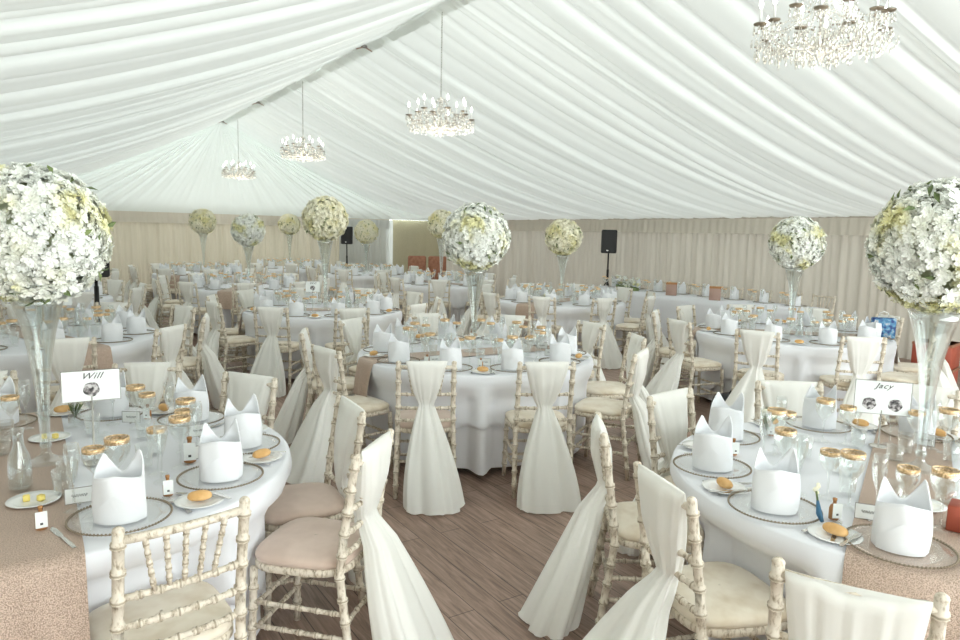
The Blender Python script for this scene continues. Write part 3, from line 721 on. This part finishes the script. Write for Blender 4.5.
# signs
s1 = sign('s', [0], 'Will', stand=.285); s1.location = (.19, 3.25, TZ + .0035); s1.rotation_euler = (0, 0, radians(-2)); tag(s1, 'white framed table sign with one round portrait on the front left table', 'table sign')
s2 = sign('s', [-.056, .056], 'Jacy', w=.245, h=.165, stand=.18); s2.location = (2.98 , 1.62, TZ + .0035)
q = unp(878, 447, TZ); s2.location = (q[0], q[1], TZ + .0035); s2.rotation_euler = (0, 0, radians(-52)); tag(s2, 'white framed table sign with two round portraits on the front right table', 'table sign')
s3 = sign('s', [0], 'Will', w=.19); q = unp(62, 333, TZ); s3.location = (q[0], q[1], TZ + .0035); s3.rotation_euler = (0, 0, radians(-5)); tag(s3, 'small white table sign with round portrait on the second left table', 'table sign')
s4 = sign('s', [0], 'Will', w=.17); s4.location = (2.85, 8.15, TZ + .0035); s4.rotation_euler = (0, 0, radians(-20)); tag(s4, 'small portrait table sign on the table behind the centre one', 'table sign')

# butter plates, extra items on the front tables
for k, (x, y) in enumerate(((34, 503), (50, 440), (920, 507))):
    q = unp(x, y, TZ); o = put('side', q[0], q[1], TZ + .0045, 0, ['white plate with two butter pats at front edge of left runner', 'white plate with butter beneath the upright napkin, front left', 'white butter plate on the runner of the front right table'][k], 'side plate')
    for j in range(2):
        put('butter', q[0] - .022 + .044 * j, q[1] + .01 * (-1) ** j, TZ + .0085, j * .7, 'yellow butter pat, %s of the pair on the %s butter plate' % (['left', 'right'][j], ['nearest left', 'upper left', 'right table'][k]), 'butter')
for k, (x, y, kind, lab) in enumerate(((766, 437, 'posy', 'small posy of cream buds in glass on the front right table'), (545, 304, 'posy', 'cream posy in small glass on the table before the loudspeaker'), (75, 425, 'posy', 'small posy behind the sign on the front left table'),
                                  (190, 463, 'favour', 'brown favour bottle with cream tag behind middle charger on front left table'), (134, 497, 'favour', 'brown favour bottle beside the nearest napkin, front left table'), (80, 505, 'pcard', 'white place card standing on edge of the left runner'))):
    q = unp(x, y, TZ); put(kind, q[0], q[1], TZ + .0045, atan2(-q[1], -q[0]) + pi / 2, lab, {'posy': 'posy', 'favour': 'favour bottle', 'pcard': 'place card'}[kind], s=1.4 if kind == 'favour' else None)
# blue-wrapped blossom stem and bright packet on the front right table
q = unp(822, 525, TZ + .002); m = MB(); m.tube([(0, 0, .008), (.01, .02, .03), (.02, .035, .07)], [.006, .011, .005], 'blue', 8); m.tube([(.02, .035, .07), (.024, .045, .10)], .004, 'leaf', 6)
for k in range(7): m.ball((.024 + .006 * cos(k), .045 + .006 * sin(k), .095 + k * .005), .007, 'petal_cream', 6, 4)
o = m.build('buttonhole', loc=(q[0], q[1], TZ + .0055)); tag(o, 'small blossom sprig wrapped in blue ribbon beside near charger of front right table', 'flower sprig')
q = unp(952, 533, TZ); m = MB(); m.box(-.05, .05, -.035, .035, 0, .09, 'red', .004); o = m.build('gift_packet', loc=(q[0] + .05, q[1], TZ + .005)); o.rotation_euler = (0, 0, .3); tag(o, 'red patterned packet at the right edge of the front right table', 'packet')
m = MB(); m.box(-.04, .04, -.0385, -.0355, .02, .07, 'navy'); m.build('dark_panel', o, smooth=False)

# patterned blue bag on right table
q = unp(882, 338, TZ); m = MB(); m.box(-.11, .11, -.05, .05, 0, .21, 'navy', .008); o = m.build('gift_bag', loc=(q[0], q[1], TZ + .004)); o.rotation_euler = (0, 0, radians(-50)); tag(o, 'navy blue floral gift bag standing on the right table', 'gift bag')
h = MB(); h.tube([(-.05, 0, .21), (-.04, 0, .26), (0, 0, .275), (.04, 0, .26), (.05, 0, .21)], .004, 'card', 6); h.build('handle', o)
# black bag under right table, red crates by the wall
m = MB(); rows = [[(.26 * cos(2 * pi * j / 24) * k, .15 * sin(2 * pi * j / 24) * k, z) for j in range(24)] for z, k in ((0, .85), (.04, 1), (.16, 1.02), (.24, .9), (.27, .6), (.28, .01))]
m.grid(rows, 'black', True); q = unp(737, 416, .05); o = m.build('holdall', loc=(q[0], q[1], 0)); o.rotation_euler = (0, 0, radians(-30)); tag(o, 'black soft holdall on floor below the right table cloth', 'bag')
h = MB(); h.tube([(-.1, 0, .25), (-.07, 0, .31), (.07, 0, .31), (.1, 0, .25)], .01, 'black', 6); h.build('strap', o)
for k in range(2):
    m = MB(); m.box(-.22, .22, -.2, .2, 0, .30, 'red', .012); o = m.build('storage_crate', loc=(*unp(932, 392, 0), .305 * k)); o.rotation_euler = (0, 0, .2); tag(o, ['red storage crate on the floor by the side drapes, lower of two', 'red storage crate stacked on another by the side drapes'][k], 'crate', 'red crates')
    l_ = MB(); l_.box(-.225, .225, -.205, .205, .27, .30, 'redbrown', .005); l_.build('lid', o, smooth=False)

# ------------------------------------------------------------------ head table
hx0, hx1, hy0, hy1 = 9.25, 10.0, 6.0, 10.6
def rectcloth(x0, x1, y0, y1, drop, seed, amp=.03):
    m = MB(); per = []; n = 70
    for (a, b, nx, ny) in (((x0, y0), (x1, y0), 0, -1), ((x1, y0), (x1, y1), 1, 0), ((x1, y1), (x0, y1), 0, 1), ((x0, y1), (x0, y0), -1, 0)):
        for j in range(n): t = j / n; per.append((a[0] + (b[0] - a[0]) * t, a[1] + (b[1] - a[1]) * t, nx, ny))
    cx, cy = (x0 + x1) / 2, (y0 + y1) / 2
    rows = [[(cx, cy, TZ)] * len(per), [(x, y, TZ) for x, y, _, _ in per]]
    for i in range(1, 9):
        q = drop * i / 8; rows.append([(x + nx * (.01 + amp * q * (1.2 + sin(j * .55 + seed) + .5 * sin(j * .23))), y + ny * (.01 + amp * q * (1.2 + sin(j * .55))), TZ - .004 - q) for j, (x, y, nx, ny) in enumerate(per)])
    m.grid(rows, 'linen', True); return m
o = rectcloth(hx0, hx1, hy0, hy1, .72, 3).build('tablecloth'); tag(o, 'long white cloth over the straight head table by the side drapes', 'tablecloth')
t = empty('banquet_table', ((hx0 + hx1) / 2, (hy0 + hy1) / 2, 0)); tag(t, 'long straight head table under white cloth by the side drapes', 'table')
m = MB(); m.box(-.34, .34, -2.25, 2.25, .72, .745, 'wood'); m.build('table_top', t, smooth=False)
for sx in (-.3, .3):
    for sy in (-2.1, 2.1): m = MB(); m.tube([(sx, sy, .72), (sx, sy, 0)], .016, 'blackmetal', 8); m.build('leg', t)
ORD = ['first', 'second', 'third', 'fourth', 'fifth', 'sixth', 'seventh', 'eighth']
for k in range(8):
    y = hy1 - .35 - k * .56; w_ = '%s from the speaker end of the head table' % ORD[k]
    put('chair_far', hx1 + .28, y, 0, pi / 2, 'limewashed chair behind cloth, ' + w_, 'chair', 'head table chairs')
    put('charger_far', hx1 - .2, y, TZ + .001, 0, 'glass charger, ' + w_, 'charger plate', 'head table chargers'); put('napkin_far', hx1 - .2, y, TZ + .004, -1 + .2 * k, 'white standing napkin, ' + w_, 'napkin', 'head table napkins')
    put('water_far', hx0 + .33, y + .1, TZ + .001, 0, 'gold rimmed goblet, ' + w_, 'goblet', 'head table goblets'); put('wine_far', hx0 + .3, y, TZ + .001, 0, 'gold rimmed wine glass, ' + w_, 'wine glass', 'head table wine glasses'); put('flute_far', hx0 + .36, y - .1, TZ + .001, 0, 'champagne flute, ' + w_, 'champagne flute', 'head table flutes')
for k, (x, y) in enumerate(((656, 296), (698, 301))):
    q = unp(x, y, TZ); m = MB(); m.box(-.09, .09, -.06, .06, 0, .22, 'rosebox', .006); o = m.build('gift_box', loc=(max(q[0], hx0 + .15), q[1], TZ + .002)); o.rotation_euler = (0, 0, -.9)
    tag(o, ['rose brown upright gift box beside the flowers on the head table', 'rose brown upright gift box farther from the flowers on head table'][k], 'gift box', 'rose brown boxes'); l_ = MB(); l_.box(-.092, .092, -.062, .062, .19, .222, 'kraft', .004); l_.build('lid', o, smooth=False)
# long flower arrangement at the end of the head table
r_ = random.Random(8); m = MB(); lf = MB()
for k in range(46):
    x, y, z = r_.uniform(-.48, .48), r_.uniform(-.11, .11), r_.uniform(.05, .22) ; s = r_.uniform(.035, .055)
    for j in range(5):
        a = j * 1.256 + k; m.add([(x, y, z), (x + s * cos(a - .6), y + s * sin(a - .6), z + s * .6), (x + s * 1.1 * cos(a), y + s * 1.1 * sin(a), z + s * .35), (x + s * cos(a + .6), y + s * sin(a + .6), z + s * .6)], [(0, 1, 2, 3)], 'petal')
    m.ball((x, y, z + .01), s * .55, 'petal', 8, 6)
for k in range(60):
    x, y, a = r_.uniform(-.5, .5), r_.uniform(-.12, .12), r_.uniform(0, 6.28); z = r_.uniform(.0, .12)
    lf.add([(x, y, z), (x + .04 * cos(a) - .02 * sin(a), y + .04 * sin(a), z + .02), (x + .09 * cos(a), y + .09 * sin(a), z + .0), (x + .04 * cos(a) + .02 * sin(a), y + .04 * sin(a) + .01, z + .025)], [(0, 1, 2, 3)], 'leaf')
lf.box(-.45, .45, -.07, .07, 0, .06, 'leaf')
o = m.build('flower_arrangement', loc=(9.62, 9.75, TZ + .002)); o.rotation_euler = (0, 0, radians(90 - 25)); lf.build('greenery', o, smooth=False)
tag(o, 'long low white flower arrangement at the speaker end of head table', 'flower arrangement')

# ------------------------------------------------------------------ loudspeakers
def speaker(x, y, top, h, w, rz, label, slabel):
    s = empty('speaker_stand', (x, y, 0)); tag(s, slabel, 'speaker stand')
    m = MB(); m.tube([(0, 0, .55), (0, 0, top - h)], .018, 'blackmetal', 10); m.build('pole', s)
    m = MB(); m.tube([(0, 0, .35), (0, 0, 1.05)], .026, 'blackmetal', 10); m.build('collar', s)
    for k in range(3):
        a = 2 * pi * k / 3 + .4; m = MB(); m.tube([(0, 0, .8), (.5 * cos(a), .5 * sin(a), .012)], .013, 'blackmetal', 6); m.build('leg', s)
    b = empty('loudspeaker', (x, y, top - h)); b.rotation_euler = (0, 0, rz); tag(b, label, 'loudspeaker')
    m = MB(); m.box(-w / 2, w / 2, -.15, .15, 0, h, 'black', .02); m.build('cabinet', b, smooth=False)
    m = MB(); m.box(-w / 2 + .02, w / 2 - .02, -.158, -.151, .02, h - .02, 'blackmetal'); m.build('grille', b, smooth=False)
    m = MB(); m.box(-.05, -.01, -.162, -.1585, .05, .07, 'silver'); m.build('badge', b, smooth=False)
speaker(10.55, 11.3, 1.9, .50, .33, radians(-42), 'black loudspeaker on a pole before the side drapes', 'black pole stand of the loudspeaker by the side drapes')
speaker(7.7, 19.1, 1.88, .50, .33, radians(-22), 'black loudspeaker by the pale panel, half hidden by a flower ball', 'black pole stand near the pale panel at the end wall')
speaker(*[v * 9.25 / unp(97, 300, 0)[1] for v in unp(97, 300, 0)], 1.58, .42, .2, radians(20), 'black loudspeaker peeping out behind the big left flower ball', 'black speaker stand hidden behind the front left flower ball')

# red-brown chairs by the olive doorway
for k, (x, y) in enumerate(((8.55, 16.4), (9.0, 16.1))):
    o = empty('tub_chair', (x, y, 0)); o.rotation_euler = (0, 0, radians(150)); tag(o, ['red-brown high backed chair under the olive doorway, left of a pair', 'red-brown high backed chair next to it, right of a pair'][k], 'chair', 'red-brown chairs')
    m = MB(); m.box(-.24, .24, -.24, .24, .38, .48, 'redbrown', .02); m.build('seat', o)
    m = MB(); m.box(-.24, .24, -.28, -.2, .45, 1.14, 'redbrown', .03); m.build('backrest', o)
    for sx in (-.2, .2):
        for sy in (-.22, .2): m = MB(); m.tube([(sx, sy, .39), (sx * 1.05, sy * 1.05, 0)], .018, 'wood', 6); m.build('leg', o)

# ------------------------------------------------------------------ chandeliers
def chandelier():
    root = empty('chandelier'); r = random.Random(4)          # origin at the ceiling hook; body hangs below
    top = -.95; m = MB(); L = -top; nlk = 34
    for k in range(nlk):
        z = -L * (k + .5) / nlk; vert = k % 2; pts = []
        for j in range(9):
            a = 2 * pi * j / 8; x = .009 * cos(a); zz = .019 * sin(a); pts.append((x, 0, z + zz) if vert else (0, x, z + zz))
        m.tube(pts, .0026, 'silver', 5, False)
    m.build('chain', root)
    m = MB(); m.lathe([(.004, top), (.02, top - .01), (.05, top - .03), (.02, top - .05), (.014, top - .10), (.035, top - .14), (.045, top - .17), (.018, top - .20), (.02, top - .26), (.06, top - .31), (.075, top - .34), (.05, top - .38), (.03, top - .41), (.012, top - .44), (.002, top - .46)], 'crystal', 20); m.build('centre_column', root)
    zr = top - .27; RA = .385
    for k in range(12):
        a = 2 * pi * k / 12; lo = k % 2; rad = RA if lo else RA * .72; dz = 0 if lo else .07; m = MB()
        pts = [(cos(a) * rad * t, sin(a) * rad * t, top - .33 + .0 - .05 * sin(pi * t) + (.08 + dz) * t ** 3) for t in [i / 10 for i in range(11)]]; m.tube(pts, .0065, 'crystal', 7); e = pts[-1]; arm = m.build('arm', root)
        m = MB(); m.lathe([(.006, 0), (.036, .008), (.04, .016), (.03, .012), (.005, .006)], 'chrome', 14, e, False); m.build('drip_pan', arm)
        m = MB(); m.lathe([(.0095, .008), (.0095, .10), (.003, .102)], 'candle', 10, e); m.build('candle', arm)
        m = MB(); m.lathe([(.004, .10), (.0115, .115), (.0125, .128), (.007, .150), (.001, .168)], 'bulb', 10, e); m.build('flame_bulb', arm)
        m = MB()
        for j in range(7):
            b = 2 * pi * j / 7; cx, cy = e[0] + .036 * cos(b), e[1] + .036 * sin(b); m.ball((cx, cy, e[2] - .008), .006, 'crystal', 5, 4); m.ball((cx, cy, e[2] - .035), .0075, 'crystal', 5, 4, 2.6)
        m.build('crystal_drops', arm, smooth=False)
    m = MB()                                             # swagged bead strings
    for k in range(12):
        a = 2 * pi * k / 12; rad = RA if k % 2 else RA * .72; a2 = a + 2 * pi / 12; rad2 = RA if not k % 2 else RA * .72
        for (p, q, sag, n) in (((cos(a) * rad, sin(a) * rad, top - .24), (cos(a2) * rad2, sin(a2) * rad2, top - .24), .06, 12), ((cos(a) * .04, sin(a) * .04, top - .03), (cos(a) * rad, sin(a) * rad, top - .23), .08, 20), ((cos(a) * rad, sin(a) * rad, top - .26), (cos(a) * .06, sin(a) * .06, top - .40), .05, 14)):
            for j in range(n + 1):
                t = j / n; m.ball((p[0] + (q[0] - p[0]) * t, p[1] + (q[1] - p[1]) * t, p[2] + (q[2] - p[2]) * t - sag * 4 * t * (1 - t)), .0068, 'crystal', 5, 4)
    o = m.build('bead_strings', root, smooth=False); o['kind'] = 'stuff'
    m = MB()
    for k in range(330):
        a = r.uniform(0, 6.28); q = RA * sqrt(r.uniform(.03, 1.08)); z = top - .27 - r.uniform(0, .10) - .05 * (1 - (q / RA)); z = max(z, top - .46)
        x, y = q * cos(a), q * sin(a); m.ball((x, y, z), .0055, 'crystal', 5, 4); m.ball((x, y, z - .028), .008, 'crystal', 5, 4, 2.7)
        if k % 3 == 0: m.ball((x, y, z + .03), .006, 'chrome', 5, 4)
    o = m.build('hanging_crystals', root, smooth=False); o['kind'] = 'stuff'
    return root
proto('chandelier', chandelier())
CH = []
for k, (px, py, dep) in enumerate(((825, 0, 4.19 * 1.0), (441, 95, 8.25), (303, 135, 12.6), (238.5, 160, 16.8))):
    p = Vector((0, 0, H)) + (Fv + Rv * ((px - 480) / f) - Uv * ((py - 320) / f)) * dep
    CH.append(p)
lab = ['largest crystal chandelier, cut off by the top edge', 'crystal chandelier hanging above the centre table, second largest', 'crystal chandelier, third along the ridge from the camera', 'smallest crystal chandelier, nearest the end gable']
for k, p in enumerate(CH):
    z = p.z + .93 if k else 3.29 + .93
    o = put('chandelier', p.x, p.y, z, .3 * k, lab[k], 'chandelier', 'crystal chandeliers')
    la = D.lights.new('chandelier_light', 'POINT'); la.energy = (7, 22, 30, 26)[k]; la.color = (1, .95, .86); la.shadow_soft_size = .3
    lo = D.objects.new('chandelier_light', la); COL.objects.link(lo); lo.location = (p.x, p.y, z - 1.5)

# ------------------------------------------------------------------ light
w = D.worlds.new('world'); SC.world = w; w.use_nodes = True; bg = w.node_tree.nodes['Background']
wn, wl = w.node_tree.nodes, w.node_tree.links          # overcast sky: bright low sky beyond the open end, dimmer zenith
tc = wn.new('ShaderNodeTexCoord'); sx = wn.new('ShaderNodeSeparateXYZ'); mr = wn.new('ShaderNodeMapRange'); mr.interpolation_type = 'SMOOTHSTEP'
mr.inputs['From Min'].default_value = .15; mr.inputs['From Max'].default_value = .75; mr.inputs['To Min'].default_value = 5.6; mr.inputs['To Max'].default_value = 1.5
wl.new(tc.outputs['Generated'], sx.inputs[0]); wl.new(sx.outputs[2], mr.inputs[0]); wl.new(mr.outputs[0], bg.inputs[1]); bg.inputs[0].default_value = (.945, 1.0, .99, 1)
SC.view_settings.view_transform = 'Standard'; SC.view_settings.look = 'None'; SC.view_settings.gamma = 1; SC.view_settings.use_curve_mapping = False
SC.view_settings.exposure = 0.06
SC.cycles.use_denoising = True
SC.cycles.max_bounces = 10; SC.cycles.diffuse_bounces = 6; SC.cycles.glossy_bounces = 6; SC.cycles.transmission_bounces = 4; SC.cycles.transparent_max_bounces = 24
SC.cycles.caustics_reflective = False; SC.cycles.caustics_refractive = False
# drop prototypes never placed
for k, (o, used) in PROTO.items():
    if not used:
        def rm(x):
            for c_ in list(x.children): rm(c_)
            D.objects.remove(x)
        rm(o)
